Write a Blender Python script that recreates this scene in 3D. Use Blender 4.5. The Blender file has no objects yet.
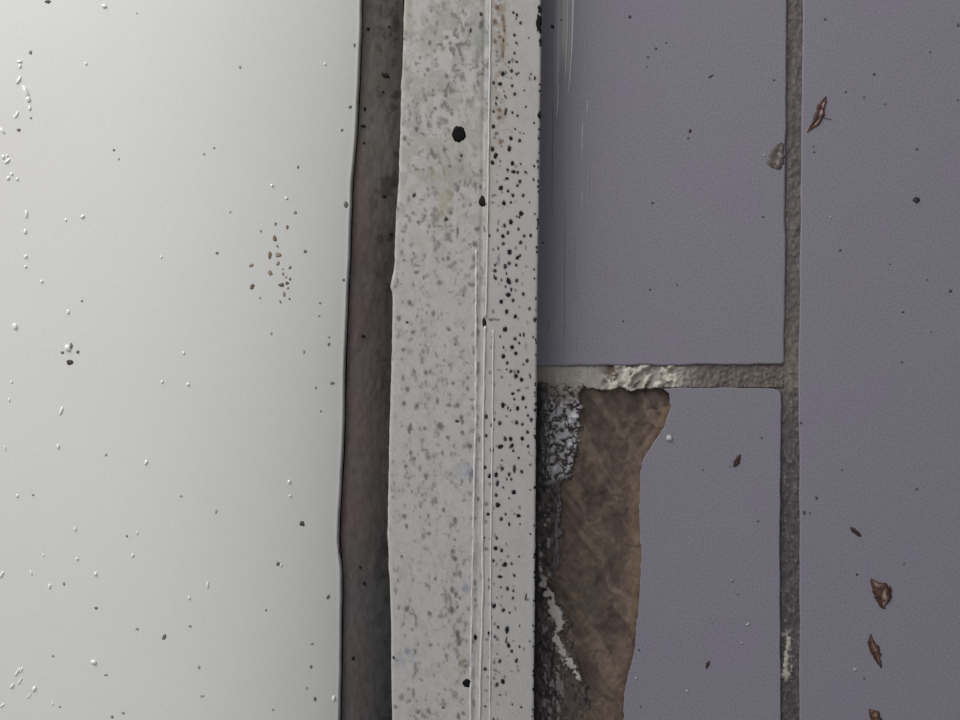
import bpy, bmesh, math, random
import numpy as np
from mathutils import Vector

# ------------------------------------------------------------------ camera, world, light, exposure
S = 0.0004            # metres per photo pixel at tile level (z = 0)
H = 0.50              # camera height above the tile faces
sc = bpy.context.scene
C = sc.collection
cam = bpy.data.cameras.new('camera')
cam.sensor_width = 36.0
cam.lens = 36.0 * H / (960 * S)
cam.clip_start = 0.01
camo = bpy.data.objects.new('camera', cam)
C.objects.link(camo)
camo.location = (0, 0, H)
sc.camera = camo

w = bpy.data.worlds.new('room_light')
sc.world = w
w.use_nodes = True
bg = w.node_tree.nodes['Background']
bg.inputs['Color'].default_value = (0.96, 0.975, 1.0, 1)
bg.inputs['Strength'].default_value = 0.25

ld = bpy.data.lights.new('window_daylight', 'AREA')
ld.shape = 'RECTANGLE'
ld.size, ld.size_y = 1.00, 1.20
ld.energy = 20.3
ld.color = (1.0, 0.985, 0.96)
lo = bpy.data.objects.new('window_daylight', ld)
C.objects.link(lo)
lo.location = (-0.74, 1.02, 0.76)
lo.rotation_euler = (Vector((0, 0, 0)) - lo.location).to_track_quat('-Z', 'Y').to_euler()

vs = sc.view_settings
vs.view_transform = 'Standard'
vs.look = 'None'
vs.exposure = 0.0
vs.gamma = 1.0
vs.use_curve_mapping = False

# ------------------------------------------------------------------ helpers
def P(px, py, z):
    k = S * (H - z) / H
    return ((px - 480) * k, (360 - py) * k, z)

def Pn(px, py, z):
    k = S * (H - z) / H
    return np.stack([(px - 480) * k, (360 - py) * k, z], -1)

def lin(c):
    c = np.asarray(c, float) / 255.0
    return np.where(c <= 0.04045, c / 12.92, ((c + 0.055) / 1.055) ** 2.4)

def vnoise(x, y, seed=0):
    x = np.asarray(x, float); y = np.asarray(y, float)
    xi = np.floor(x).astype(np.int64); yi = np.floor(y).astype(np.int64)
    fx = x - xi; fy = y - yi
    fx = fx * fx * fx * (fx * (fx * 6 - 15) + 10); fy = fy * fy * fy * (fy * (fy * 6 - 15) + 10)
    def h(a, b):
        n = (a * 374761393 + b * 668265263 + seed * 974634777) & 0x7fffffff
        n = ((n ^ (n >> 13)) * 1274126177) & 0x7fffffff
        n = ((n ^ (n >> 16)) * 1103515245) & 0x7fffffff
        return ((n ^ (n >> 15)) & 0xffff) / 65535.0
    a = h(xi, yi); b = h(xi + 1, yi); c = h(xi, yi + 1); d = h(xi + 1, yi + 1)
    return (a * (1 - fx) + b * fx) * (1 - fy) + (c * (1 - fx) + d * fx) * fy

def fbm(x, y, seed=0, o=4):
    t = 0; a = 1; s = 0
    for i in range(o):
        t = t + a * vnoise(x * 2 ** i + 17.3 * i, y * 2 ** i + 9.1 * i, seed + i); s += a; a *= 0.5
    return t / s

def sstep(a, b, x):
    t = np.clip((x - a) / (b - a), 0, 1)
    return t * t * (3 - 2 * t)

def mixc(a, b, t):
    t = np.asarray(t)[..., None]
    return np.asarray(a) * (1 - t) + np.asarray(b) * t

def interp(tab, y):
    t = np.asarray(tab, float)
    return np.interp(y, t[:, 0], t[:, 1])

def link(name, me, mat, parent=None, kind=None, label=None, cat=None, group=None):
    o = bpy.data.objects.new(name, me)
    C.objects.link(o)
    if mat is not None:
        me.materials.append(mat)
    if parent is not None:
        o.parent = parent
    for k, v in (('kind', kind), ('label', label), ('category', cat), ('group', group)):
        if v:
            o[k] = v
    return o

def mesh(name, verts, faces, cols=None, smooth=True):
    me = bpy.data.meshes.new(name)
    verts = [tuple(map(float, v)) for v in verts]
    me.from_pydata(verts, [], [tuple(map(int, f)) for f in faces])
    if cols is not None:
        at = me.color_attributes.new('tint', 'FLOAT_COLOR', 'POINT')
        c = np.ones((len(verts), 4), np.float32); c[:, :3] = np.asarray(cols).reshape(-1, 3)
        at.data.foreach_set('color', c.ravel())
    bm = bmesh.new(); bm.from_mesh(me)
    bmesh.ops.recalc_face_normals(bm, faces=bm.faces)
    bm.to_mesh(me); bm.free()
    me.polygons.foreach_set('use_smooth', [smooth] * len(me.polygons))
    me.update()
    return me

def slab(name, PX, PY, Z, zb, cols=None, smooth=True, flat_side=None):
    """a solid with a heightfield top (grids of photo pixels and heights) and a flat underside at zb"""
    r, c = PX.shape
    top = Pn(PX, PY, Z).reshape(-1, 3)
    n = r * c
    V = list(top)
    idx = np.arange(n).reshape(r, c)
    F = np.stack([idx[:-1, :-1], idx[:-1, 1:], idx[1:, 1:], idx[1:, :-1]], -1).reshape(-1, 4).tolist()
    ring = list(idx[0, :]) + list(idx[1:, -1]) + list(idx[-1, -2::-1]) + list(idx[-2:0, 0])
    t0 = len(V)
    for i in ring:
        V.append(tuple(top[i]))
    b0 = len(V)
    for i in ring:
        V.append((top[i][0], top[i][1], zb))
    m = len(ring)
    for i in range(m):
        j = (i + 1) % m
        F.append((t0 + i, t0 + j, b0 + j, b0 + i))
    F.append(tuple(range(b0 + m - 1, b0 - 1, -1)))
    if cols is not None:
        cc = np.asarray(cols).reshape(-1, 3)
        plain = np.repeat(np.median(cc, 0)[None], 2 * len(ring), 0)
        cols = np.concatenate([cc, plain], 0)
    return mesh(name, V, F, cols, smooth)

def prism(name, outline, z0, z1, bev=1.2, mats=None):
    """flat-topped tile from an outline in photo pixels, with a small rounded arris"""
    o = np.asarray(outline, float); n = len(o)
    a = 0.5 * np.sum(o[:, 0] * np.roll(o[:, 1], -1) - np.roll(o[:, 0], -1) * o[:, 1])
    if a < 0:
        o = o[::-1]
    e = np.roll(o, -1, 0) - o
    nr = np.stack([-e[:, 1], e[:, 0]], -1); nr /= np.linalg.norm(nr, axis=1)[:, None] + 1e-9
    vn = nr + np.roll(nr, 1, 0); vn /= np.linalg.norm(vn, axis=1)[:, None] + 1e-9
    rings = [(o, z0), (o, z1 - bev * S), (o + vn * bev * 0.3, z1 - bev * S * 0.3), (o + vn * bev, z1)]
    V = []; F = []
    for q, z in rings:
        V += [P(x, y, z) for x, y in q]
    for k in range(3):
        for i in range(n):
            j = (i + 1) % n
            F.append((k * n + i, k * n + j, (k + 1) * n + j, (k + 1) * n + i))
    F.append(tuple(range(3 * n, 4 * n)))
    F.append(tuple(range(n - 1, -1, -1)))
    me = mesh(name, V, F, None, False)
    return me

# ------------------------------------------------------------------ materials
def new_mat(name):
    m = bpy.data.materials.new(name); m.use_nodes = True
    nt = m.node_tree
    return m, nt, nt.nodes['Principled BSDF']

def noise_node(nt, scale, detail=4, rough=0.6, stretch=(1, 1, 1)):
    tc = nt.nodes.new('ShaderNodeTexCoord')
    mp = nt.nodes.new('ShaderNodeMapping'); mp.inputs['Scale'].default_value = stretch
    n = nt.nodes.new('ShaderNodeTexNoise')
    n.inputs['Scale'].default_value = scale; n.inputs['Detail'].default_value = detail; n.inputs['Roughness'].default_value = rough
    nt.links.new(tc.outputs['Object'], mp.inputs['Vector']); nt.links.new(mp.outputs['Vector'], n.inputs['Vector'])
    return n.outputs['Fac']

def ramp(nt, fac, stops):
    r = nt.nodes.new('ShaderNodeValToRGB')
    e = r.color_ramp.elements
    while len(e) < len(stops):
        e.new(0.5)
    for k, (p, c) in enumerate(stops):
        e[k].position = p; e[k].color = (*c, 1)
    nt.links.new(fac, r.inputs['Fac'])
    return r.outputs['Color']

def mul(nt, a, b, mode='MULTIPLY', fac=1.0):
    m = nt.nodes.new('ShaderNodeMix'); m.data_type = 'RGBA'; m.blend_type = mode
    m.inputs['Factor'].default_value = fac
    for sock, v in ((m.inputs[6], a), (m.inputs[7], b)):
        if hasattr(v, 'links'):
            nt.links.new(v, sock)
        else:
            sock.default_value = (*v, 1)
    return m.outputs[2]

def bump(nt, bsdf, fac, strength, dist):
    b = nt.nodes.new('ShaderNodeBump'); b.inputs['Strength'].default_value = strength; b.inputs['Distance'].default_value = dist
    nt.links.new(fac, b.inputs['Height']); nt.links.new(b.outputs['Normal'], bsdf.inputs['Normal'])

def tint_mat(name, rough=0.7, grain=0.0, gscale=900, spec=0.4, bumpd=0.0):
    """colour from the 'tint' attribute with a fine procedural grain"""
    m, nt, b = new_mat(name)
    at = nt.nodes.new('ShaderNodeAttribute'); at.attribute_name = 'tint'
    n = noise_node(nt, gscale, 3, 0.7)
    g = ramp(nt, n, [(0.3, (1 - grain,) * 3), (0.7, (1 + grain,) * 3)])
    nt.links.new(mul(nt, at.outputs['Color'], g), b.inputs['Base Color'])
    b.inputs['Roughness'].default_value = rough
    b.inputs['Specular IOR Level'].default_value = spec
    if bumpd:
        bump(nt, b, n, 0.6, bumpd)
    return m

# glazed tile: lavender grey with a very fine grain and faint broad clouds
def tile_mat(name, base):
    m, nt, b = new_mat(name)
    base = np.asarray(base)
    fine = noise_node(nt, 1250, 2, 0.8)
    broad = noise_node(nt, 22, 3, 0.5)
    c1 = ramp(nt, broad, [(0.32, tuple(base * np.array([1.0, 1.015, 0.965]))), (0.68, tuple(base * np.array([0.985, 0.97, 1.03])))])
    c2 = ramp(nt, fine, [(0.25, (0.80,) * 3), (0.75, (1.20,) * 3)])
    nt.links.new(mul(nt, c1, c2), b.inputs['Base Color'])
    b.inputs['Roughness'].default_value = 0.5
    b.inputs['Specular IOR Level'].default_value = 0.3
    bump(nt, b, fine, 0.15, 0.0001)
    return m

M_tile = tile_mat('lavender_glaze', (0.252, 0.240, 0.283))
M_panel, nt, b = new_mat('white_enamel')
fine = noise_node(nt, 900, 3, 0.7); broad = noise_node(nt, 14, 3, 0.5)
c1 = ramp(nt, broad, [(0.3, (0.795, 0.79, 0.77)), (0.7, (0.805, 0.805, 0.795))])
c2 = ramp(nt, fine, [(0.25, (0.965,) * 3), (0.75, (1.035,) * 3)])
nt.links.new(mul(nt, c1, c2), b.inputs['Base Color'])
b.inputs['Roughness'].default_value = 0.35
b.inputs['Specular IOR Level'].default_value = 0.35
bump(nt, b, broad, 0.2, 0.002)
M_trim = tint_mat('stained_plastic', 0.45, 0.06, 1300, 0.4)
M_ridge = tint_mat('plastic_bead', 0.3, 0.05, 1300, 0.5)
M_seal = tint_mat('dark_sealant', 0.6, 0.14, 1400, 0.35, 0.0002)
M_speck = tint_mat('dirt_specks', 0.8, 0.1, 2000, 0.2)
M_grout = tint_mat('gritty_grout', 0.9, 0.16, 1500, 0.2, 0.0003)
M_adh = tint_mat('brown_adhesive', 0.75, 0.10, 1200, 0.3, 0.0002)
M_crust = tint_mat('white_crust', 0.7, 0.08, 1800, 0.35, 0.0001)
M_flake = tint_mat('dried_debris', 0.6, 0.15, 2000, 0.4)
M_bead, nt, b = new_mat('highlight_wet_bead')
n = noise_node(nt, 500)
nt.links.new(ramp(nt, n, [(0.3, (0.93, 0.93, 0.925)), (0.7, (0.97, 0.97, 0.965))]), b.inputs['Base Color'])  # near-white base: part of the beads' bright highlight is in the colour
b.inputs['Roughness'].default_value = 0.09
b.inputs['Specular IOR Level'].default_value = 1.0
b.inputs['Coat Weight'].default_value = 1.0
b.inputs['Coat Roughness'].default_value = 0.05
M_white = tint_mat('white_paint', 0.5, 0.04, 1500, 0.4)
M_bed, nt, b = new_mat('mortar_bed')
n = noise_node(nt, 300, 5)
nt.links.new(ramp(nt, n, [(0.3, (0.09, 0.08, 0.07)), (0.7, (0.14, 0.13, 0.12))]), b.inputs['Base Color'])
b.inputs['Roughness'].default_value = 0.95

# ------------------------------------------------------------------ structure: the bed under everything
ZB = -0.018
Y0, Y1, X0, X1 = -420, 1140, -520, 1480
me = prism('floor', [(X0, Y0), (X1, Y0), (X1, Y1), (X0, Y1)], ZB - 0.03, ZB, 1)
floor = link('floor', me, M_bed, kind='structure', label='mortar bed under the lavender-grey tiles')

# ------------------------------------------------------------------ tiles
def wob(a, b, n, amp, seed, axis):
    """a nearly straight run of points between a and b with a slight waver"""
    t = np.linspace(0, 1, n, endpoint=False)
    p = np.asarray(a)[None] * (1 - t)[:, None] + np.asarray(b)[None] * t[:, None]
    d = (fbm(t * n * 0.35, t * 0 + seed, seed, 2) - 0.5) * 2 * amp
    d[0] = 0
    p[:, axis] += d
    return [tuple(q) for q in p]

tile_top = ([(470, Y0)] + [(788.5, Y0)] + wob((786.6, 0), (784.4, 340), 40, 1.0, 3, 0) + [(784.2, 361.5), (782.0, 364.0)]
            + wob((780, 364.2), (545, 365.5), 40, 0.9, 5, 1) + [(470, 366.5)])
link('tile', prism('tile', tile_top, ZB, 0.0, 1.6), M_tile, floor, label='lavender-grey tile with pale scrape marks beside the trim')
tile_right = ([(805, Y0)] + [(X1, Y0), (X1, Y1), (797.5, Y1)] + wob((799.3, 720), (799.6, 545), 24, 0.6, 8, 0)
              + wob((799.6, 545), (798.6, 380), 20, 0.6, 9, 0) + wob((798.6, 380), (803.0, 0), 46, 0.6, 10, 0))
link('tile', prism('tile', tile_right, ZB, 0.0, 1.4), M_tile, floor, label='lavender-grey tile dotted with brown flakes')
EDGE = [(663, 388.5), (666, 391.5), (670, 394.5), (669, 403), (671.2, 408), (667, 417), (665, 425), (661.5, 431), (660, 434), (655, 440), (651, 447),
        (645.5, 455), (641.5, 465), (640, 474), (640, 484), (639.4, 500), (639.8, 520), (640.2, 540), (641.6, 552), (640.6, 566), (640.2, 580),
        (639.3, 602), (637.6, 618), (635, 642), (633.8, 653), (631.4, 664), (628.4, 673), (625.6, 684), (624, 698), (623.6, 712), (622, 760), (610, Y1)]
_e = np.array(EDGE[:-1], float); _t = np.concatenate([[0], np.cumsum(np.hypot(*np.diff(_e, axis=0).T))]); _q = np.arange(0, _t[-1], 2.2)
EDGE = [(float(np.interp(q, _t, _e[:, 0]) + 2.4 * (fbm(np.array(q / 5), np.array(1.5), 19, 3) - .5)), float(np.interp(q, _t, _e[:, 1]))) for q in _q] + [EDGE[-1]]
tile_low = ([(774, 388.6), (779.5, 390.5), (781, 395)] + wob((781, 400), (779.6, 545), 24, 0.6, 12, 0) + wob((779.6, 545), (780.6, 720), 24, 0.6, 13, 0)
            + [(779, Y1)] + EDGE[::-1] + wob((668, 388.6), (774, 388), 16, 1.3, 14, 1))
link('tile', prism('tile', tile_low, ZB, 0.0, 0.8), M_tile, floor, label='broken lavender-grey tile missing its corner over brown adhesive')

# ------------------------------------------------------------------ grout joints
def grid(x0, x1, y0, y1, step):
    xs = np.linspace(x0, x1, max(2, int((x1 - x0) / step) + 1)); ys = np.linspace(y0, y1, max(2, int((y1 - y0) / step) + 1))
    return np.meshgrid(xs, ys)

K = 1.22   # reflectance from photo colour under this room light
def tone(*c):
    return np.minimum(lin(c) * K, 0.85)

PX, PY = grid(776, 808, Y0, Y1, 1.25)
base = mixc(tone(99, 94, 93), tone(82, 78, 81), sstep(380, 470, PY))
base = mixc(base, tone(112, 105, 99), sstep(300, 370, PY) * (1 - sstep(385, 395, PY)))
n1 = fbm(PX / 5, PY / 9, 31); n2 = fbm(PX / 2.2, PY / 3, 35, 2)
base = base * (0.72 + 0.56 * n1)[..., None]
lt = sstep(0.72, 0.84, n2)
base = mixc(base, tone(138, 133, 127), lt * 0.55)
wt = sstep(0.45, 0.6, fbm(PX / 3, PY / 4.5, 41) + 0.19 - np.abs(PX - (787 + (660 - PY) * 0.04)) / 14) * sstep(626, 640, PY) * (1 - sstep(672, 690, PY))
base = mixc(base, tone(166, 161, 152), wt)
Z = -0.0015 + 0.0008 * (n1 - 0.5) + 0.0008 * (n2 - 0.5) + 0.0006 * wt
link('grout_joint', slab('grout_joint', PX, PY, Z, ZB, base), M_grout, floor, label='long grey grout line with a chalky white patch')

PX, PY = grid(532, 783, 358, 402, 1.1)
n1 = fbm(PX / 6, PY / 8, 51); n2 = fbm(PX / 6 + PY / 14, PY / 7, 55, 4); n3 = fbm(PX / 2.5, PY / 11, 58, 3)
base = mixc(tone(151, 146, 141), tone(104, 98, 94), sstep(650, 715, PX))
base = base * (0.74 + 0.5 * n3)[..., None]
cr = sstep(0.47, 0.56, n2) * sstep(596, 612, PX) * (1 - sstep(668, 690, PX))
base = mixc(base, tone(190, 186, 176), cr)
dk = sstep(0.5, 0.58, fbm(PX / 5 + PY / 9, PY / 9, 59, 3)) * sstep(596, 612, PX) * (1 - sstep(640, 665, PX)) * (1 - cr)
base = mixc(base, tone(88, 74, 64), dk * 0.9)
base = mixc(base, tone(92, 86, 80), (1 - sstep(364, 368, PY + 3 * (n2 - .5))) * 0.7)
base = mixc(base, tone(120, 115, 108), sstep(560, 535, PX) * 0.6)
Z = -0.0011 + 0.0007 * (n1 - 0.5) + 0.0016 * (n2 - 0.5) * sstep(595, 612, PX) * (1 - sstep(660, 690, PX)) + 0.0012 * (fbm(PX / 2.2, PY / 3, 60, 2) - .5) * sstep(640, 670, PX) + 0.0008 * cr
low = 388.5 - sstep(592, 570, PX) * 1.5 + sstep(690, 640, PX) * (7 * (fbm(PX / 9, PX * 0, 57, 4) - .42)) 
Z = np.where(PY < 366, np.minimum(Z, -0.0006), Z)
Z = np.where(PY > low, -0.009, Z)
base = mixc(base, tone(90, 78, 68), sstep(low - 2.5, low + .5, PY) * 0.7)
link('grout_joint', slab('grout_joint', PX, PY, Z, ZB, base), M_grout, floor, label='short grout line, whitish and flaking at the broken tile')

# ------------------------------------------------------------------ brown adhesive exposed by the missing tile corner
ex = np.array(EDGE, float)
PX, PY = grid(520, 690, 378, Y1, 1.2)
eb = np.interp(PY, ex[:, 1], ex[:, 0])
d = eb - PX                                     # pixels left of the fracture
wx = PX + 14 * (fbm(PX / 40, PY / 40, 61) - .5); wy = PY + 14 * (fbm(PX / 40, PY / 40, 62) - .5)
big = fbm(wx / 26 + wy / 60, wy / 34 - wx / 60, 63, 4)
mid = fbm(wx / 9, wy / 13, 66, 4)
strk = fbm((wx + 0.45 * wy) / 60, (wy - 1.5 * wx) / 16, 69, 4)   # trowel drags running down to the right
rdg = 1 - np.abs(2 * fbm(wx / 22, wy / 30, 73, 3) - 1)
base = mixc(tone(78, 66, 60), tone(96, 82, 72), sstep(0.35, 0.65, big))
base = mixc(base, tone(112, 97, 85), sstep(0.5, 0.7, strk) * 0.75)
base = mixc(base, tone(62, 52, 47), sstep(0.93, 1.0, rdg) * sstep(.45, .65, big) * 0.5)
base = mixc(base, tone(66, 56, 50), sstep(0.58, 0.72, mid) * 0.5)
topd = 1 - sstep(395, 470, PY + 20 * (mid - .5))
base = mixc(base, tone(72, 62, 55), topd * 0.55 * sstep(0.35, 0.6, mid))
tan = (1 - sstep(2, 14, d + 14 * (mid - .5))) * sstep(455, 490, PY) * (1 - sstep(600, 650, PY))
tan = np.maximum(tan, (1 - sstep(2, 12, d + 10 * (mid - .5))) * sstep(400, 415, PY) * (1 - sstep(440, 470, PY)) * 0.8)
tan = np.maximum(tan, (1 - sstep(8, 44, d + 14 * (mid - .5))) * sstep(630, 690, PY) * .35)
base = mixc(base, tone(112, 91, 72), tan * 0.8)
grn = sstep(0.5, 0.75, fbm(PX / 30, PY / 50, 77)) * sstep(480, 540, PY) * 0.35
base = mixc(base, tone(90, 82, 70), grn)
base = base * (0.76 + 0.46 * fbm(PX / 3, PY / 4, 79, 3))[..., None]
base = base * np.array([1.03, 1.05, 1.12])
Z = -0.0026 + 0.0016 * (big - .5) + 0.0012 * (mid - .5) + 0.0022 * (strk - .5) - 0.0004 * sstep(0.90, 1.0, rdg) * sstep(.45, .65, big) + 0.0013 * tan
Z = np.minimum(Z, -0.0007)
ad = link('adhesive', slab('adhesive', PX, PY, Z, ZB, base), M_adh, floor, label='ridged brown adhesive bared where the tile broke away')
def z_adh(px, py):
    j = np.clip(np.round((np.asarray(px) - 520) / 170 * (PX0.shape[1] - 1)).astype(int), 0, PX0.shape[1] - 1)
    i = np.clip(np.round((np.asarray(py) - 378) / (Y1 - 378) * (PX0.shape[0] - 1)).astype(int), 0, PX0.shape[0] - 1)
    return Z0[i, j]
PX0, Z0 = PX, Z

# ------------------------------------------------------------------ crusty remains between trim and adhesive
PX, PY = grid(526, 600, 376, Y1, 0.85)
wx = PX + 5 * (fbm(PX / 9, PY / 9, 81) - .5); wy = PY + 5 * (fbm(PX / 9, PY / 9, 82) - .5)
r1 = np.abs(2 * fbm(wx / 8, wy / 9, 83, 3) - 1)          # dark vein network
r2 = np.abs(2 * fbm(wx / 6, wy / 7, 87, 2) - 1)
vein = np.minimum(r1, r2)
# right-hand boundary of the crust as it runs down
bx = interp([(376, 588), (392, 584), (420, 582), (445, 578), (470, 575), (480, 570), (486, 564), (520, 563), (560, 562), (578, 556), (592, 557), (610, 566),
             (625, 572), (638, 571), (652, 576), (668, 585), (680, 588), (720, 590), (800, 592), (Y1, 588)], PY) + 17 * (fbm(PX / 6, PY / 7, 90, 4) - .5)
inside = sstep(0, 5, bx - PX) * sstep(0, 3, PY - (382 + 14 * (fbm(PX / 6, PX * 0 + 2, 114, 3) - .5)))
blob = sstep(393, 404, PY + 12 * (fbm(PX / 8, PY / 8, 91) - .5)) * (1 - sstep(474, 486, PY + 10 * (fbm(PX / 7, PY / 7, 92) - .5))) * sstep(540, 550, PX + 8 * (fbm(PX / 5, PY / 5, 93) - .5))
white = blob * sstep(0.045, 0.15, vein + 0.05 * (fbm(PX / 12, PY / 12, 112) - .5))
dark = mixc(tone(50, 45, 46), tone(92, 83, 80), sstep(.3, .7, fbm(PX / 3, PY / 5, 94, 3)))
base = mixc(dark, tone(160, 158, 162), white)
base = mixc(base, tone(208, 208, 212), white * sstep(0.35, 0.6, vein + 0.3 * (fbm(PX / 5, PY / 5, 95) - .5)))
# top grey mealy area under the grout line
mealy = (1 - sstep(392, 410, PY + 12 * (fbm(PX / 6, PY / 6, 96) - .5))) * sstep(544, 556, PX + 6 * (fbm(PX / 4, PY / 4, 115) - .5))
base = mixc(base, tone(150, 144, 138), mealy * 0.9 * sstep(0.3, 0.6, fbm(PX / 3, PY / 3, 97)))
# smooth purple-grey smear below the blob
sm = sstep(482, 492, PY) * (1 - sstep(560, 580, PY)) * (1 - sstep(2.5, 6.5, np.abs(PX - (560 - (PY - 485) * 0.035)) + 4 * (fbm(PX / 3, PY / 14, 98) - .5)))
base = mixc(base, tone(114, 107, 113), sm * sstep(.3, .62, fbm(PX / 1.8, PY / 16, 99, 3)))
# small white flakes hugging the trim
fl = sstep(0.58, 0.66, fbm(PX / 4.5, PY / 5, 101, 3)) * (1 - sstep(546, 553, PX)) * sstep(486, 500, PY) * (1 - sstep(575, 590, PY))
base = mixc(base, tone(172, 168, 166), fl * 0.9)
# diagonal white ridge
rx = interp([(574, 541), (583, 543), (592, 546), (605, 551), (618, 558), (626, 561), (632, 555), (640, 556), (648, 561), (658, 567), (666, 571), (676, 579), (684, 583)], PY)
rw = interp([(574, 1), (583, 4), (605, 5), (618, 6.5), (626, 5), (632, 2.5), (640, 4.5), (650, 4), (666, 5), (676, 4), (684, 0)], PY)
rd = sstep(0, 1.8, rw - np.abs(PX - rx) + 13 * (fbm(PX / 4.5, PY / 4.5, 103, 4) - .5)) * sstep(572, 578, PY) * (1 - sstep(679, 684, PY))
base = mixc(base, tone(184, 180, 177), rd)
# speckled salt-and-pepper below
sp = sstep(596, 616, PY)
v3 = np.abs(2 * fbm(wx / 4.5, wy / 9, 107, 3) - 1)
s1 = sstep(0.24, 0.40, v3 + 0.22 * (fbm(PX / 9, PY / 16, 108) - .5)) * sp * (1 - sstep(562, 572, PX)) * sstep(540, 544, PX) * (1 - rd)
base = mixc(base, tone(146, 142, 141), s1 * 0.8)
gz = sp * sstep(556, 566, PX) * (1 - rd)
base = mixc(base, tone(86, 78, 72) * 1.0, gz * 0.7 * sstep(0.35, 0.55, fbm(PX / 2.5, PY / 4, 109, 2)))
# black line hugging the trim
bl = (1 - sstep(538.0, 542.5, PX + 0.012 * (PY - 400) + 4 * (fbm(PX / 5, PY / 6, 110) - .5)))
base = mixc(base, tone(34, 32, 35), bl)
rel = 0.0016 * white * (0.6 + vein) + 0.0012 * rd + 0.0006 * fl + 0.0007 * s1 + 0.0004 * sm + 0.0005 * mealy
Z = -0.0016 + 0.0009 * (fbm(PX / 6, PY / 8, 111) - .5) + rel + 0.0011 * (1 - sstep(388, 404, PY))
Z = np.where(inside > 0.02, -0.0055 + (Z + 0.0055) * inside ** 0.5, -0.0055)
Z = np.minimum(Z, 0.0012)
base = mixc(tone(74, 63, 55), base, inside)
link('crust', slab('crust', PX, PY, Z, ZB, base), M_crust, floor, label='flaky white and black crust along the trim edge')

# ------------------------------------------------------------------ dark sealant in the gap
GL = [(Y0, 364), (0, 362), (45, 360.8), (90, 359), (120, 357.5), (150, 355.5), (180, 352.6), (215, 351.2), (255, 350), (300, 347.8), (360, 345.5), (420, 344.4),
      (450, 343.6), (485, 341.5), (515, 339.6), (540, 339), (556, 340.6), (572, 342), (640, 341.8), (690, 340.6), (720, 340), (Y1, 339)]
TL = [(Y0, 407), (0, 404.4), (20, 403.6), (45, 403), (75, 402), (88, 400.6), (92, 401.2), (120, 400.6), (150, 399.6), (180, 398.8), (205, 396.9), (225, 395.6), (250, 395), (270, 394),
      (282, 391.4), (287, 390.2), (293, 392.4), (300, 392.8), (340, 392), (400, 390.8), (430, 389.6), (470, 388.8), (500, 388.2), (535, 387.6), (550, 388.6), (565, 388.6), (585, 390.0), (620, 391), (680, 391.6), (720, 392), (Y1, 393)]
TR = [(Y0, 546), (0, 541), (75, 540.9), (110, 540), (150, 539.6), (200, 539), (290, 537.4), (430, 536), (570, 535), (720, 533.6), (Y1, 529)]

PY = np.repeat(np.linspace(-170, 890, 720)[:, None], 71, 1)
PX = (interp(GL, PY) + 1.5) + np.linspace(0, 1, 71)[None] * (424 - interp(GL, PY) - 1.5)
n1 = fbm(PX / 18, PY / 40, 121); n2 = fbm(PX / 4, PY / 8, 125, 3)
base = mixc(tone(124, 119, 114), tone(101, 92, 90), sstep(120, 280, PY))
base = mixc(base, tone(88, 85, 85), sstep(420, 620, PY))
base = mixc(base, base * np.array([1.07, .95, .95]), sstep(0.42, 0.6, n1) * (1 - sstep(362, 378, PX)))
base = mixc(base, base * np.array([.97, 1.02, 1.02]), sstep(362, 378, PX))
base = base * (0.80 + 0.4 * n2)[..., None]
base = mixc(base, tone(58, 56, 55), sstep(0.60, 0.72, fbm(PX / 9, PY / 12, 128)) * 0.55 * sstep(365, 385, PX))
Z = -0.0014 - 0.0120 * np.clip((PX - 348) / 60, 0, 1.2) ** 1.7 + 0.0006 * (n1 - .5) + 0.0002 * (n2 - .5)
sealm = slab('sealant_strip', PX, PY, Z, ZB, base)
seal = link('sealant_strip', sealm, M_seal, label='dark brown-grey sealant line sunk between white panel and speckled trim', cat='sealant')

# ------------------------------------------------------------------ white panel
_y = np.linspace(0, 720, 60); _pf = np.polyfit(_y, interp(GL, _y), 2)
def z_panel(px, py):
    ds_ = np.polyval(_pf, np.clip(np.asarray(py, float), -60, 790)) - np.asarray(px, float)
    d = interp(GL, py) - np.asarray(px, float)
    amp = 0.0130 * (1 + 0.55 * np.clip(np.asarray(py, float) / 720, -.3, 1.3))
    z = 0.0018 + amp * (1 - np.clip((290 - ds_) / 290, 0, 1.02) ** 2.9) + 0.0003 * np.exp(-((d - 1.4) / 1.6) ** 2)
    r = 3.5
    t = np.clip((r - d) / r, 0, 1)
    return z - 0.0022 * (1 - np.sqrt(np.maximum(1 - t * t, 0)))
ys = np.concatenate([np.linspace(Y0, -20, 12), np.linspace(-12, 732, 125), np.linspace(745, Y1, 12)])
ds = np.array([0, 0.12, 0.4, 0.8, 1.4, 2.2, 3.2, 4.4, 5.6, 7, 9, 12, 16, 22, 30, 40, 52, 66, 82, 100, 120, 140, 160, 190, 230, 280, 340, 420, 520, 640, 760, 860])
gl = interp(GL, ys)
PX = gl[:, None] - ds[::-1][None, :]
PY = np.repeat(ys[:, None], len(ds), 1)
wv = 0.8 * (fbm(PY / 26, PY * 0, 131, 3) - .5)
Z = z_panel(PX, PY)
PX = PX + wv * (np.clip(1 - ds[::-1] / 20, 0, 1))[None]
panel = link('white_panel', slab('white_panel', PX, PY, Z, ZB), M_panel, label='large smooth glossy white panel with a rounded edge beside the dark sealant', cat='panel')

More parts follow.
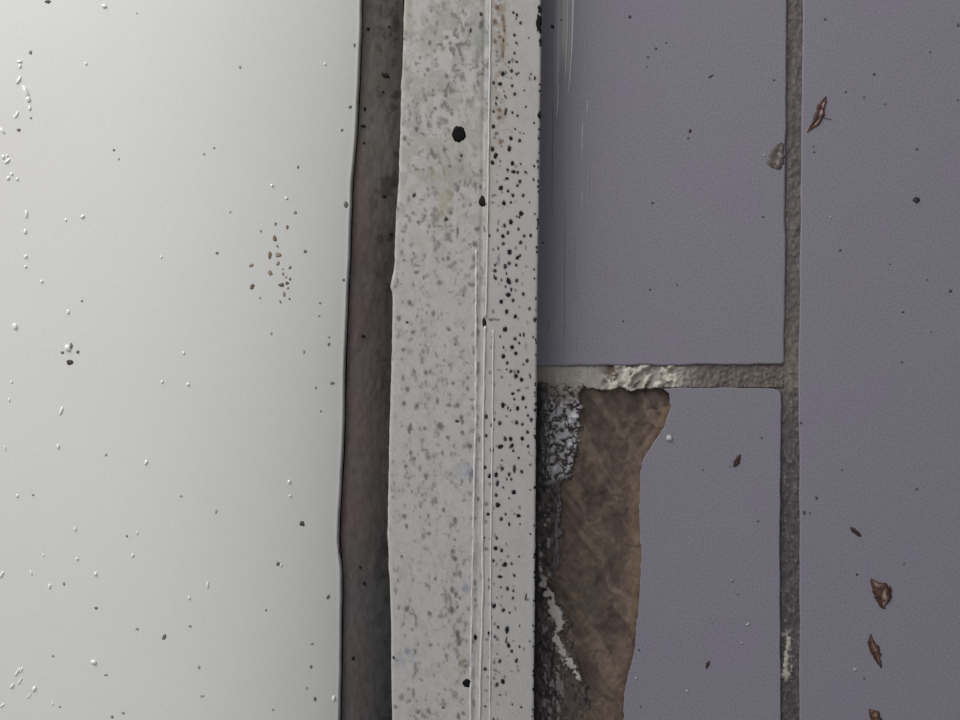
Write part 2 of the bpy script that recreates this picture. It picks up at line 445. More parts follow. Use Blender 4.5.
# ------------------------------------------------------------------ trim strip
trim = bpy.data.objects.new('edge_trim', None)
C.objects.link(trim)
trim['label'] = 'white plastic edge trim strip speckled with black mould'
trim['category'] = 'trim strip'
FOLD = [(Y0, 497), (0, 490.6), (150, 488.6), (290, 486.8), (420, 484.6), (570, 483), (720, 480), (Y1, 470)]
def z_trim(px, py):
    px = np.asarray(px, float)
    l = interp(TL, py); f = interp(FOLD, py); r = interp(TR, py)
    u = np.clip((px - l) / (f - l), 0, 1); v = np.clip((px - f) / (r - f), 0, 1)
    z = 0.0176 + 0.0016 * u - 0.0016 * v ** 1.3
    e = np.clip((2.5 - (px - l)) / 2.5, 0, 1); z = z - 0.0010 * (1 - np.sqrt(1 - e * e))
    e = np.clip((2.0 - (r - px)) / 2.0, 0, 1); z = z - 0.0008 * (1 - np.sqrt(1 - e * e))
    g = np.abs(px - (f - 5.5)); z = z - 0.0004 * np.exp(-(g / 2.0) ** 2)
    return z
ys = np.concatenate([np.arange(Y0, -20, 2.0), np.arange(-20, 742, 1.3), np.arange(742, Y1, 2.0), [Y1]])
ts = np.concatenate([[0, 0.003, 0.007, 0.012], np.linspace(0.02, 0.98, 104), [0.988, 0.993, 0.997, 1.0]])
l = interp(TL, ys); r = interp(TR, ys)
l = l + 0.9 * (fbm(ys / 9, ys * 0, 141, 3) - .5); r = r + 0.9 * (fbm(ys / 6, ys * 0, 142, 3) - .5)
PX = l[:, None] + (r - l)[:, None] * ts[None]; PY = np.repeat(ys[:, None], len(ts), 1)
f = interp(FOLD, PY)
Z = z_trim(np.clip(PX, interp(TL, PY) + 0.001, interp(TR, PY) - 0.001), PY)
base = np.broadcast_to(tone(169, 166, 164), PX.shape + (3,)).copy()
left = 1 - sstep(-2, 3, PX - f)
wx = PX + 6 * (fbm(PX / 12, PY / 12, 143) - .5); wy = PY + 8 * (fbm(PX / 12, PY / 12, 144) - .5)
m1 = fbm(wx / 6.5, wy / 9.5, 145, 4); m2 = fbm(wx / 3.2, wy / 5.0, 149, 3); m0 = fbm(PX / 30, PY / 45, 152, 3)
top = 1 - sstep(120, 330, PY)
dens = 0.028 * (m0 - .5) * 4 + 0.035 * top * sstep(405, 450, PX) + 0.035 * (1 - sstep(60, 170, PY)) * sstep(445, 480, PX) + 0.03 * np.exp(-((PX - 458 - 0.012 * (300 - PY)) / 22) ** 2) - 0.03 * (1 - sstep(0, 20, PX - interp(TL, PY)))
base = mixc(base, tone(146, 144, 142), left * sstep(0.50, 0.66, m1 + dens) * (0.25 + .45 * top))
base = mixc(base, tone(104, 102, 100), left * sstep(0.62, 0.74, m2 * 0.7 + m1 * 0.3 + dens) * (.62 + .3 * top))
base = base * (0.92 + 0.16 * fbm(PX / 2.4, PY / 3.2, 161, 2))[..., None]
base = mixc(base, tone(140, 136, 124), left * top * sstep(0.5, 0.7, fbm(PX / 14, PY / 22, 155)) * 0.45)
# bluish and brown smudges
for (sx, sy, rx_, ry_, c, a) in [(405, 660, 8, 8, (140, 146, 155), .5), (465, 472, 9, 6, (140, 146, 158), .6), (462, 585, 6, 8, (140, 146, 158), .55), (457, 640, 4, 14, (128, 120, 110), .6),
                                 (463, 662, 4, 8, (130, 120, 105), .6), (433, 172, 9, 6, (138, 134, 118), .7), (445, 200, 10, 16, (156, 150, 134), .6), (480, 40, 10, 14, (132, 134, 128), .6),
                                 (500, 4, 5, 8, (128, 118, 92), .8), (503, 22, 4, 16, (140, 124, 108), .7), (502, 48, 5, 12, (140, 124, 104), .7), (500, 118, 6, 10, (146, 128, 112), .6),
                                 (500, 140, 5, 12, (140, 122, 106), .6), (470, 130, 20, 40, (164, 160, 152), .5), (408, 355, 6, 7, (140, 140, 140), .5), (478, 20, 10, 30, (150, 150, 146), .5)]:
    g = np.exp(-(((PX - sx) / rx_) ** 2 + ((PY - sy) / ry_) ** 2)) * sstep(0.3, 0.6, m2)
    base = mixc(base, tone(*c), np.clip(g * a * 1.5, 0, 1))
# right face: clean with a faint grime band beside the fold near the top, scraped pale line on the fold
rt = sstep(1, 3, PX - f)
base = mixc(base, tone(150, 138, 126), rt * (1 - sstep(8, 20, PX - f)) * (1 - sstep(150, 240, PY)) * sstep(0.45, 0.62, m2) * 0.8)
base = mixc(base, tone(174, 172, 172), rt * sstep(0.35, 0.6, m0) * 0.5)
base = mixc(base, tone(150, 149, 148), np.exp(-((PX - f + 4) / 2.6) ** 2) * sstep(0.42, 0.56, fbm(PX / 3, PY / 12, 158)) * 0.7 * sstep(200, 300, PY))
TPX, TPY, TZ, TBASE, TYS = PX, PY, Z, base, ys

def bead(name, pts, wpx, hgt, parent, seed, cols, gate=None):
    """thin raised plastic line along the strip"""
    pts = np.asarray(pts, float)
    yy = np.arange(pts[0, 1], pts[-1, 1], 3.0)
    V = []; F = []; col = []
    xx = np.interp(yy, pts[:, 1], pts[:, 0]) + 0.7 * (fbm(yy / 14, yy * 0, seed, 3) - .5)
    k = 6
    hh = hgt * (0.55 + 0.9 * fbm(yy / 12, yy * 0 + 3, seed + 5, 3))
    if gate is not None:
        hh = hh * sstep(gate - .08, gate + .08, fbm(yy / 9, yy * 0 + 7, seed + 9, 3)) + 0.00001
    ww = wpx * (0.7 + 0.6 * fbm(yy / 8, yy * 0 + 5, seed + 2, 3))
    for x, y, h_, w_ in zip(xx, yy, hh, ww):
        zb = float(z_trim(x, y))
        for q in range(k + 1):
            a = math.pi * q / k
            V.append(P(x - w_ * math.cos(a), y, zb - 0.0001 + (h_ + 0.0001) * math.sin(a))); col.append(cols)
        V.append(P(x, y, zb - 0.0003)); col.append(cols)
    m = k + 2
    for i in range(len(yy) - 1):
        for q in range(m):
            F.append((i * m + q, i * m + (q + 1) % m, (i + 1) * m + (q + 1) % m, (i + 1) * m + q))
    F.append(tuple(range(m))); F.append(tuple(range((len(yy) - 1) * m, len(yy) * m)))
    return link(name, mesh(name, V, F, np.array(col)), M_ridge, parent)
cw = tuple(tone(192, 190, 189))
bead('ridge', [(496.5, Y0 + 2), (490.8, -10), (488.6, 150), (486.8, 285), (485.5, 318)], 1.0, 0.0006, trim, 201, cw)
bead('ridge', [(485.2, 326), (483.2, 420), (482.4, 560), (483.0, 590), (480.6, 660), (478.6, 790), (470, Y1 - 4)], 1.2, 0.0006, trim, 211, cw)
bead('ridge', [(493.2, 330), (492.6, 430), (490.6, 560), (490.6, 600), (489.4, 790), (483, Y1 - 4)], 0.9, 0.0004, trim, 221, cw)
bead('ridge', [(476.2, 250), (475.6, 420), (472.4, 570), (471.0, 650), (470.0, 790), (462, Y1 - 4)], 1.2, 0.0005, trim, 231, cw, 0.51)

# ------------------------------------------------------------------ specks
rng = random.Random(7)
def blot(V, F, COL, px, py, rx, ry, zf, col, th=0.00022, rot=0.0, n=9, rag=0.28):
    i0 = len(V)
    ca, sa = math.cos(rot), math.sin(rot)
    for ring, (k, hz) in enumerate(((1.0, 0.02), (0.62, 0.85))):
        if ring == 0:
            rr = [1 + rng.uniform(-rag, rag) for _ in range(n)]
        for i in range(n):
            a = 2 * math.pi * i / n
            dx, dy = rx * k * rr[i] * math.cos(a), ry * k * rr[i] * math.sin(a)
            x = px + dx * ca - dy * sa; y = py + dx * sa + dy * ca
            V.append(P(x, y, float(zf(x, y)) + 0.00003 + th * hz)); COL.append(col)
    V.append(P(px, py, float(zf(px, py)) + 0.00003 + th)); COL.append(col)
    for i in range(n):
        j = (i + 1) % n
        F.append((i0 + i, i0 + j, i0 + n + j, i0 + n + i)); F.append((i0 + n + i, i0 + n + j, i0 + 2 * n))
    F.append(tuple(i0 + i for i in range(n - 1, -1, -1)))

def specks(name, lst, zf, mat, parent, kind='stuff', **kw):
    V, F, COL = [], [], []
    for s in lst:
        blot(V, F, COL, s[0], s[1], s[2], s[3], zf, tuple(tone(*s[4])), rot=(s[5] if len(s) > 5 else 0), **kw)
    return link(name, mesh(name, V, F, np.array(COL)), mat, parent, kind)

BLK, DGR, GRY, BRN, LG = (30, 29, 30), (58, 56, 56), (90, 91, 93), (96, 78, 64), (120, 119, 119)
mould = []
def addz(y0, pts):
    for p in pts:
        x = 380 + p[0] / 4.8; y = y0 + p[1] / 4.8
        a = p[2] / 4.8 * 1.12; b_ = (p[3] if len(p) > 3 else p[2] * 1.25) / 4.8 * 1.12
        c = p[4] if len(p) > 4 else (BLK if p[2] >= 8 else DGR)
        mould.append((x, y, a, b_, c, rng.uniform(-.4, .4)))
addz(0, [(562, 38, 10, 10, BRN), (640, 60, 5), (657, 72, 6), (675, 110, 6), (552, 105, 8, 12, BRN), (590, 90, 7, 12, BRN), (597, 130, 7, 26, (122, 96, 78)), (645, 168, 6), (655, 205, 5), (645, 255, 5), (590, 215, 8, 30, (130, 108, 90)),
         (552, 200, 6, 10, BRN), (575, 180, 8, 6, BRN), (592, 262, 6, 14, BRN), (620, 298, 6), (657, 297, 5), (630, 340, 7), (655, 355, 5), (590, 355, 9), (545, 397, 6), (575, 403, 9, 9), (634, 412, 6), (647, 452, 7, 9), (560, 470, 5), (605, 468, 4),
         (545, 535, 6), (575, 530, 8, 8, BRN), (603, 535, 6, 18), (635, 540, 5), (660, 555, 5), (545, 607, 8), (560, 640, 9, 7, BRN), (580, 682, 9, 12, (112, 82, 66)), (572, 565, 8, 6, BRN), (627, 663, 8), (670, 675, 7, 9), (622, 710, 7), (540, 712, 7),
         (743, 375, 5, 9), (725, 355, 4), (648, 620, 4), (690, 640, 3), (700, 512, 4), (740, 590, 4), (485, 68, 7, 8, DGR), (487, 112, 11, 11, GRY), (435, 145, 6, 10, DGR), (240, 205, 8, 10, GRY), (230, 335, 7, 8, GRY),
         (175, 620, 7, 12, GRY), (345, 545, 6, 10, GRY), (265, 520, 6, 7, GRY), (320, 365, 6, 7, GRY), (470, 400, 5, 14, GRY), (222, 480, 6, 6, GRY), (320, 180, 7, 7, GRY), (455, 420, 4, 16, LG), (530, 298, 4)])
addz(140, [(622, 40, 8, 14), (540, 45, 8), (555, 75, 9, 13), (540, 108, 8), (635, 112, 8), (612, 143, 6), (640, 152, 11, 7), (660, 155, 6), (697, 153, 5), (610, 185, 8, 6), (672, 200, 7), (660, 218, 6), (580, 230, 10, 11), (615, 245, 6),
           (637, 265, 7), (687, 265, 6), (545, 267, 10, 5, GRY), (595, 303, 9), (628, 300, 5), (540, 300, 7, 5, GRY), (678, 353, 9), (668, 370, 5), (628, 393, 10), (598, 410, 6, 9), (665, 427, 6), (614, 445, 7), (590, 462, 8, 10), (692, 461, 6),
           (724, 458, 6, 9), (675, 492, 7), (525, 460, 5), (592, 497, 6), (622, 537, 10, 12), (660, 565, 9, 9), (672, 555, 5), (620, 592, 7), (600, 608, 7, 11), (655, 600, 6), (552, 600, 5), (552, 628, 6), (555, 664, 8, 7), (615, 675, 8, 13), (657, 672, 6),
           (742, 665, 4), (740, 622, 4), (757, 103, 6), (740, 125, 5), (737, 190, 4, 8), (567, 395, 3, 14, GRY), (570, 575, 3, 18, GRY), (743, 355, 4), (718, 300, 3), (675, 115, 4), (700, 520, 3, 10, GRY), (467, 427, 10, 9, GRY), (455, 500, 9, 12, (96, 94, 94)),
           (455, 565, 9, 9, (96, 94, 94)), (440, 695, 11, 9, (104, 104, 100)), (500, 425, 4, 16, GRY), (165, 265, 7, 11, DGR), (318, 380, 8, 8, DGR), (372, 440, 4, 30, GRY), (372, 235, 8, 14, GRY), (185, 395, 6, 7, GRY), (237, 415, 5, 9, GRY),
           (390, 75, 6, 8, DGR), (110, 480, 3, 9, GRY), (328, 570, 6, 9, GRY), (175, 635, 14, 7, GRY), (285, 685, 11, 10, (100, 100, 98)), (210, 660, 4, 9, GRY), (340, 350, 7, 8, GRY), (335, 125, 5, 6, GRY), (260, 440, 4, 5, GRY)])
addz(280, [(615, 70, 12, 10), (622, 10, 8), (655, 5, 6), (603, 32, 4), (630, 45, 5, 9), (582, 105, 8, 9), (638, 97, 7), (608, 152, 8, 11), (650, 175, 8), (687, 68, 7, 9), (718, 137, 5, 8), (600, 237, 10, 12), (648, 282, 7), (690, 262, 5, 9), (633, 322, 9, 10),
           (668, 303, 5), (592, 365, 9, 10), (652, 352, 9, 8), (610, 397, 6), (706, 387, 7), (688, 405, 4), (627, 438, 6, 9), (663, 440, 7), (652, 462, 9, 9), (680, 478, 8, 10), (720, 460, 4, 12), (637, 545, 8, 6), (663, 530, 5), (687, 567, 8, 10), (645, 572, 5),
           (590, 600, 8, 13), (660, 617, 8), (627, 625, 4), (700, 610, 5), (710, 650, 5), (725, 670, 7), (575, 688, 7), (655, 685, 7, 10), (743, 190, 7, 12), (735, 275, 4), (745, 625, 6), (748, 90, 4), (510, 655, 7, 11), (465, 200, 6, 14, (96, 94, 94)), (462, 100, 9, 12, GRY),
           (470, 250, 5, 12, GRY), (535, 190, 10, 4, GRY), (565, 190, 8, 4, GRY), (543, 150, 4, 8, GRY), (540, 322, 8, 6, GRY), (572, 432, 10, 3, LG), (530, 445, 5, 6, GRY), (700, 320, 3, 14, LG), (705, 518, 9, 3, GRY), (90, 185, 7, 12, (96, 96, 92)), (130, 203, 7, 5, DGR),
           (130, 525, 7, 11, GRY), (165, 440, 4, 7, GRY), (240, 440, 6, 8, (98, 96, 96)), (275, 580, 6, 14, (98, 98, 98)), (330, 600, 8, 8, (96, 98, 98)), (370, 605, 12, 10, (90, 94, 96)), (175, 605, 9, 12, GRY), (390, 660, 8, 11, GRY), (285, 695, 10, 10, (100, 100, 100)),
           (145, 702, 8, 11, (100, 100, 100)), (160, 250, 10, 8, GRY), (350, 495, 6, 5, GRY), (308, 385, 4, 6, GRY), (420, 520, 6, 10, GRY), (420, 470, 6, 8, GRY), (255, 160, 7, 12, GRY), (330, 235, 8, 9, GRY), (140, 105, 7, 12, GRY), (452, 350, 6, 5, GRY), (472, 400, 8, 9, GRY), (360, 310, 5, 5, GRY), (440, 575, 12, 3, GRY), (468, 655, 5, 9, GRY)])
addz(420, [(575, 15, 7, 10), (655, 12, 6), (683, 20, 6), (725, 3, 5), (708, 57, 7), (600, 90, 7, 11), (628, 92, 8), (683, 90, 8), (740, 75, 4), (577, 128, 14, 8), (635, 122, 8), (640, 148, 5), (710, 125, 6), (537, 145, 8, 12), (510, 75, 6), (503, 228, 9, 8),
           (587, 232, 7, 9), (527, 268, 9), (558, 262, 9, 12), (645, 235, 7, 18), (620, 262, 7, 10), (630, 285, 5), (680, 248, 7), (563, 303, 7, 16), (642, 345, 9, 10), (557, 360, 7), (665, 182, 5), (585, 193, 4), (720, 215, 4), (565, 408, 11, 11), (620, 375, 4),
           (518, 453, 8, 7), (582, 475, 7, 10), (603, 452, 5), (665, 460, 9, 8), (620, 500, 5, 8), (645, 450, 3), (560, 567, 6), (555, 615, 10, 9), (583, 625, 7), (505, 620, 10, 6, GRY), (545, 675, 5, 8), (600, 693, 9, 11), (632, 690, 5), (668, 655, 4), (722, 547, 4), (672, 500, 3, 5),
           (722, 335, 3), (510, 405, 7, 7, GRY), (530, 310, 8, 4, GRY), (508, 490, 6, 6, GRY), (500, 565, 6, 4, DGR), (615, 655, 4, 4, GRY), (433, 125, 9, 10, (84, 84, 84)), (450, 475, 10, 8, (72, 72, 72)), (440, 265, 12, 14, (100, 104, 110)), (470, 380, 5, 9, GRY), (362, 482, 9, 11, GRY),
           (350, 630, 9, 10, (100, 98, 96)), (360, 665, 9, 11, (84, 82, 80)), (148, 155, 6, 9, (88, 88, 88)), (220, 270, 9, 13, GRY), (192, 230, 4, 12, LG), (120, 465, 7, 10, GRY), (290, 35, 13, 10, (98, 98, 98)), (325, 85, 9, 6, GRY), (140, 45, 8, 14, GRY), (232, 460, 4, 9, GRY), (395, 60, 6, 10, GRY),
           (370, 5, 9, 6, DGR), (232, 180, 10, 8, LG), (165, 185, 6, 6, GRY), (355, 125, 4, 8, GRY), (215, 40, 6, 7, GRY), (400, 385, 8, 7, LG), (270, 395, 8, 5, LG), (230, 545, 10, 4, GRY), (360, 575, 6, 5, GRY), (445, 245, 10, 5, GRY), (395, 295, 6, 8, LG), (105, 655, 6, 6, GRY), (68, 305, 4, 8, LG)])
addz(570, [(575, 32, 12, 7), (645, 27, 5), (612, 90, 7, 10), (640, 100, 5), (638, 135, 5, 8), (700, 130, 3, 20), (547, 172, 8, 11), (530, 155, 4), (592, 192, 7, 9), (622, 205, 4), (567, 275, 6), (610, 287, 9, 18), (527, 303, 9, 8), (550, 320, 5), (606, 335, 3, 16), (617, 363, 8), (632, 390, 7),
           (575, 437, 6, 10), (655, 435, 6, 11), (505, 475, 7), (590, 535, 9, 12), (562, 550, 7), (575, 600, 7, 3, DGR), (635, 645, 4), (677, 658, 4, 6), (505, 655, 6, 4), (545, 715, 4), (630, 488, 4, 3, GRY), (663, 483, 4, 3, GRY), (515, 335, 8, 5, GRY), (458, 322, 8, 13, BLK),
           (375, 310, 8, 16, (86, 82, 78)), (380, 350, 8, 14, GRY), (345, 190, 9, 18, GRY), (237, 208, 7, 9, (94, 92, 92)), (130, 185, 9, 11, GRY), (90, 180, 5, 8, (98, 98, 98)), (290, 222, 12, 6, LG), (130, 390, 12, 13, (124, 128, 136)), (65, 420, 5, 7, DGR), (302, 660, 5, 5, DGR), (405, 435, 9, 6, (120, 108, 92)),
           (410, 462, 6, 6, GRY), (400, 688, 7, 8, GRY), (378, 700, 6, 14, GRY), (455, 60, 5, 16, GRY), (460, 145, 7, 6, GRY), (345, 95, 5, 14, GRY), (380, 135, 5, 6, GRY), (410, 85, 12, 14, (136, 140, 150)), (170, 465, 5, 18, LG), (160, 590, 6, 16, LG), (105, 610, 10, 14, LG), (450, 640, 5, 16, LG), (385, 20, 5, 14, GRY),
           (355, 20, 4, 10, GRY), (372, 415, 3, 18, LG), (185, 680, 4, 10, GRY), (72, 655, 4, 8, GRY), (510, 580, 8, 4, LG), (225, 75, 8, 8, LG)])
for _ in range(330):                                    # the finest flecks between the listed ones
    y = rng.uniform(0, 720); fx = float(interp(FOLD, y))
    if rng.random() < 0.6:
        x = fx + 6 + abs(rng.gauss(0, 1)) * 17
        if x > float(interp(TR, y)) - 1.5: continue
        c = rng.choice([DGR, (84, 82, 82), GRY, LG]); s = rng.uniform(0.45, 1.0)
    else:
        x = rng.uniform(float(interp(TL, y)) + 3, fx - 3); c = rng.choice([GRY, LG, LG]); s = rng.uniform(0.6, 1.5)
    mould.append((x, y, s, s * rng.uniform(1, 2.4), c, rng.uniform(-.3, .3)))
for _ in range(420):                                    # the strip runs on beyond the photo, as mouldy as in it
    y = rng.choice([rng.uniform(Y0 + 5, -5), rng.uniform(725, Y1 - 5)]); fx = float(interp(FOLD, y))
    if rng.random() < 0.65:
        x = fx + 6 + abs(rng.gauss(0, 1)) * 15
        if x > float(interp(TR, y)) - 2: continue
        mould.append((x, y, rng.uniform(.7, 2.0), rng.uniform(1, 2.6), rng.choice([BLK, BLK, DGR]), rng.uniform(-.3, .3)))
    else:
        mould.append((rng.uniform(float(interp(TL, y)) + 4, fx - 4), y, rng.uniform(1, 2.5), rng.uniform(1.4, 3), rng.choice([GRY, LG]), rng.uniform(-.3, .3)))
for _ in range(60):                                     # tiny specks stuck along the right rim
    y = rng.uniform(0, 720)
    mould.append((float(interp(TR, y)) - rng.uniform(0.3, 1.6), y, rng.uniform(.5, 1.2), rng.uniform(.6, 1.8), BLK, 0))
hard = []
for (x, y, a, b2, c, rt_) in mould:
    if max(c) < 70 and a > 0.55:
        hard.append((x, y, a * .95, b2 * .95, c, rt_))
    soft = max(c) >= 70
    i0, i1 = np.searchsorted(TYS, [y - b2 * 3 - 3, y + b2 * 3 + 3])
    if i1 <= i0: continue
    X_, Y_ = TPX[i0:i1], TPY[i0:i1]
    wv_ = 2.2 * (fbm(X_ / 1.9, Y_ / 2.6, 171, 2) - .5)
    dd = np.sqrt(((X_ - x) / (a + .25)) ** 2 + ((Y_ - y) / (b2 + .35)) ** 2)
    m_ = (1 - sstep(.45, 1.45, dd + (.45 * wv_ if soft else 0))) * (.9 if soft else .55)
    TBASE[i0:i1] = mixc(TBASE[i0:i1], tone(*c), m_)
body = link('strip_body', slab('strip_body', TPX, TPY, TZ, 0.0004, TBASE), M_trim, trim)
specks('mould_specks', hard, z_trim, M_speck, trim, th=0.00008)

def single(name, px, py, rx, ry, zf, col, mat, parent, label=None, th=0.0004, n=14, rag=0.16, rot=0):
    V, F, COL = [], [], []
    blot(V, F, COL, px, py, rx, ry, zf, tuple(tone(*col)), th=th, n=n, rag=rag, rot=rot)
    return link(name, mesh(name, V, F, np.array(COL)), mat, parent, label=label)
single('mould_spot', 458.9, 134.2, 6.8, 7.8, z_trim, (12, 12, 12), M_speck, trim, 'largest round black mould spot', th=0.0001, n=24, rag=.13)
single('mould_spot', 482.2, 201.5, 3.4, 6.0, z_trim, (30, 30, 28), M_speck, trim)
single('mould_spot', 484.3, 322.8, 2.2, 5.0, z_trim, (30, 30, 30), M_speck, trim)
single('mould_spot', 466.8, 683.2, 4.4, 4.2, z_trim, (14, 14, 14), M_speck, trim, th=0.0001, n=18, rag=.1)
zr = lambda x, y: z_trim(min(x, float(interp(TR, y)) - .2), y)
single('mould_spot', 538.8, 24.0, 2.8, 9.5, zr, (26, 26, 27), M_speck, trim, 'black mould patch on the right rim', th=0.00012, n=20, rag=.3)
single('mould_spot', 540.0, 9.5, 2.2, 4.5, zr, (34, 34, 35), M_speck, trim, th=0.00012, n=20, rag=.3)
single('mould_spot', 539.6, 115, 1.8, 4.4, zr, (34, 34, 35), M_speck, trim, th=0.00012, n=20, rag=.3)
single('mould_spot', 540.6, 42, 1.4, 5.0, zr, (40, 40, 42), M_speck, trim, th=0.00012, n=20, rag=.3)

# dirt on the white panel
pd = [(48, 2, 3.2, 1.8, DGR), (30.5, 52.5, 1.8, 2, (96, 95, 94)), (19, 130, 2.2, 2.0, (84, 82, 80)), (31, 118, 1.4, 1.2, LG), (137, 13, .8, 1, LG), (114, 150, 1.4, 1.2, GRY), (119, 159, 1, 1.2, LG), (230, 212, 1.2, 1.6, (150, 146, 142)), (217, 253, 1.6, 1.6, GRY), (82, 301, 1.2, 1.4, GRY),
      (106, 455, 1.3, 1.5, LG), (181, 496, 1.4, 1.4, (150, 146, 142)), (216, 511, 1.4, 2.0, (146, 142, 138)), (127, 536, 1.2, 1.2, GRY), (96, 608, 1.6, 1.6, (90, 90, 88)), (164, 637, 1.6, 3.0, (84, 84, 82), .4), (137, 629, 1.6, 1.2, LG), (199, 667, 1.4, 2.2, (130, 130, 128)), (202, 696, 2.2, 1.6, (150, 150, 148)),
      (60, 707, 1.4, 1.4, LG), (112, 717, 1.6, 1.6, GRY), (106, 675, 1.8, 1.4, LG), (53, 656, 1.3, 1.3, LG), (190, 626, 1.6, 1.4, LG), (64, 584, 1.2, 1.6, GRY), (33, 495, 1.3, 1.4, LG), (214, 148, 1.2, 1.4, LG), (204, 154, 1.2, 1.3, LG), (123, 713, 1.8, 1.2, LG),
      (240, 67, 1.2, 1.6, LG), (354.5, 45, 1.3, 2, (96, 94, 92)), (350, 107, 1.6, 1.8, (100, 98, 96)), (342, 130, 1.3, 1.5, GRY), (298, 167, 1.2, 1.6, GRY), (346, 205, 2.4, 3.8, (92, 90, 88), -.2), (295, 212.5, 1.8, 1.8, (116, 110, 106)), (361, 29, 0, 0, GRY),
      (305, 251.5, 1.5, 1.8, (96, 92, 90)), (343.5, 280, 1.4, 1.8, GRY), (320, 303, 1.4, 1.4, LG), (319, 316, 1.2, 1.2, LG), (329, 344, 1.6, 1.8, (98, 96, 96)), (329, 337, 1, 1.2, LG), (271, 333, 1.4, 2.2, (150, 148, 146)), (332, 383, 2.4, 1.6, (108, 108, 108)), (316, 388, 1, 1.8, LG), (321, 411, 1, 1.4, LG),
      (302, 524, 3.2, 2.6, (58, 58, 56), .3), (278, 564, 1.8, 2.6, (78, 78, 76), .2), (328.5, 597, 1.6, 2.4, (84, 82, 80), .4), (266, 610, 1, 1.2, GRY), (312, 644, 2.0, 1.2, (132, 130, 128)), (311, 667, 1.4, 2.0, (96, 94, 92)), (315, 699, 1.6, 2.4, (86, 86, 84)), (273, 710, 1.2, 1.4, LG), (340.6, 551, 1.6, 4.6, (58, 57, 57)),
      (307, 688, .9, 1.8, LG), (216, 513, .8, .8, LG), (304, 352, 1.2, 2.2, LG)]
specks('dirt_specks', [(*p[:4], tuple(min(175, c + 28) for c in p[4]), *p[5:]) for p in pd if p[2] > 0], z_panel, M_speck, panel, th=0.00006)
bc = [(275.5, 224, 1.2, 1.8), (287.3, 227, 1.6, 2.4), (261, 231, 1.1, 1.4), (275, 238.5, 1.8, 3.2), (277.5, 246, 1.2, 1.6), (270, 255, 1.8, 3.6), (278, 254.5, 3.0, 2.6), (278, 263, 1.6, 2.6), (251.5, 265, 2.6, 1.6), (270, 273, 2.0, 3.2), (283, 274, 1.6, 1.8), (290, 267.5, 1.3, 2.0),
      (252, 287, 2.2, 2.8), (281.5, 285, 3.0, 2.2), (287, 283, 1.8, 2.0), (290, 279, 1.2, 1.6), (284, 294, 1.4, 2.6), (288, 288, 1.3, 1.2), (280.5, 302, 1.0, 2.2), (289.5, 299, 1.0, 1.2), (260, 298, 1.0, 1.2), (283, 269, .8, .8), (286, 277, .9, 1.4)]
specks('brown_specks', [(x, y, a, b2, rng.choice([(150, 138, 124), (128, 114, 100), (160, 148, 132), (112, 100, 90)]), rng.uniform(-.4, .4)) for x, y, a, b2 in bc], z_panel, M_speck, panel, th=0.0001)
specks('dirt_specks', [(368, 29, 1.6, 1.8, (44, 42, 42)), (389, 27, 1.2, 1.4, (44, 42, 42)), (365, 109, 1.3, 2.0, (44, 38, 38)), (363, 126, 2.6, 1.2, (50, 46, 44)), (364, 143, 1.2, 1.4, (44, 40, 40)), (363, 336, 1.8, 1.8, (34, 33, 33)), (360, 567, 1.2, 1.8, (44, 42, 42)), (364, 583, 1.4, 2.2, (42, 40, 40)),
                       (353, 658, 1.6, 1.8, (36, 35, 35)), (383, 92, 1.4, 1.6, (60, 56, 54)), (385, 75, 4, 2.4, (66, 62, 60), .5), (391, 234, 2, 1.2, (44, 42, 42)), (384, 196, 3, 1.6, (60, 56, 54))],
       lambda x, y: -0.0012 - 0.0120 * float(np.clip((x - 348) / 60, 0, 1.2)) ** 1.7, M_speck, seal, th=0.0003)

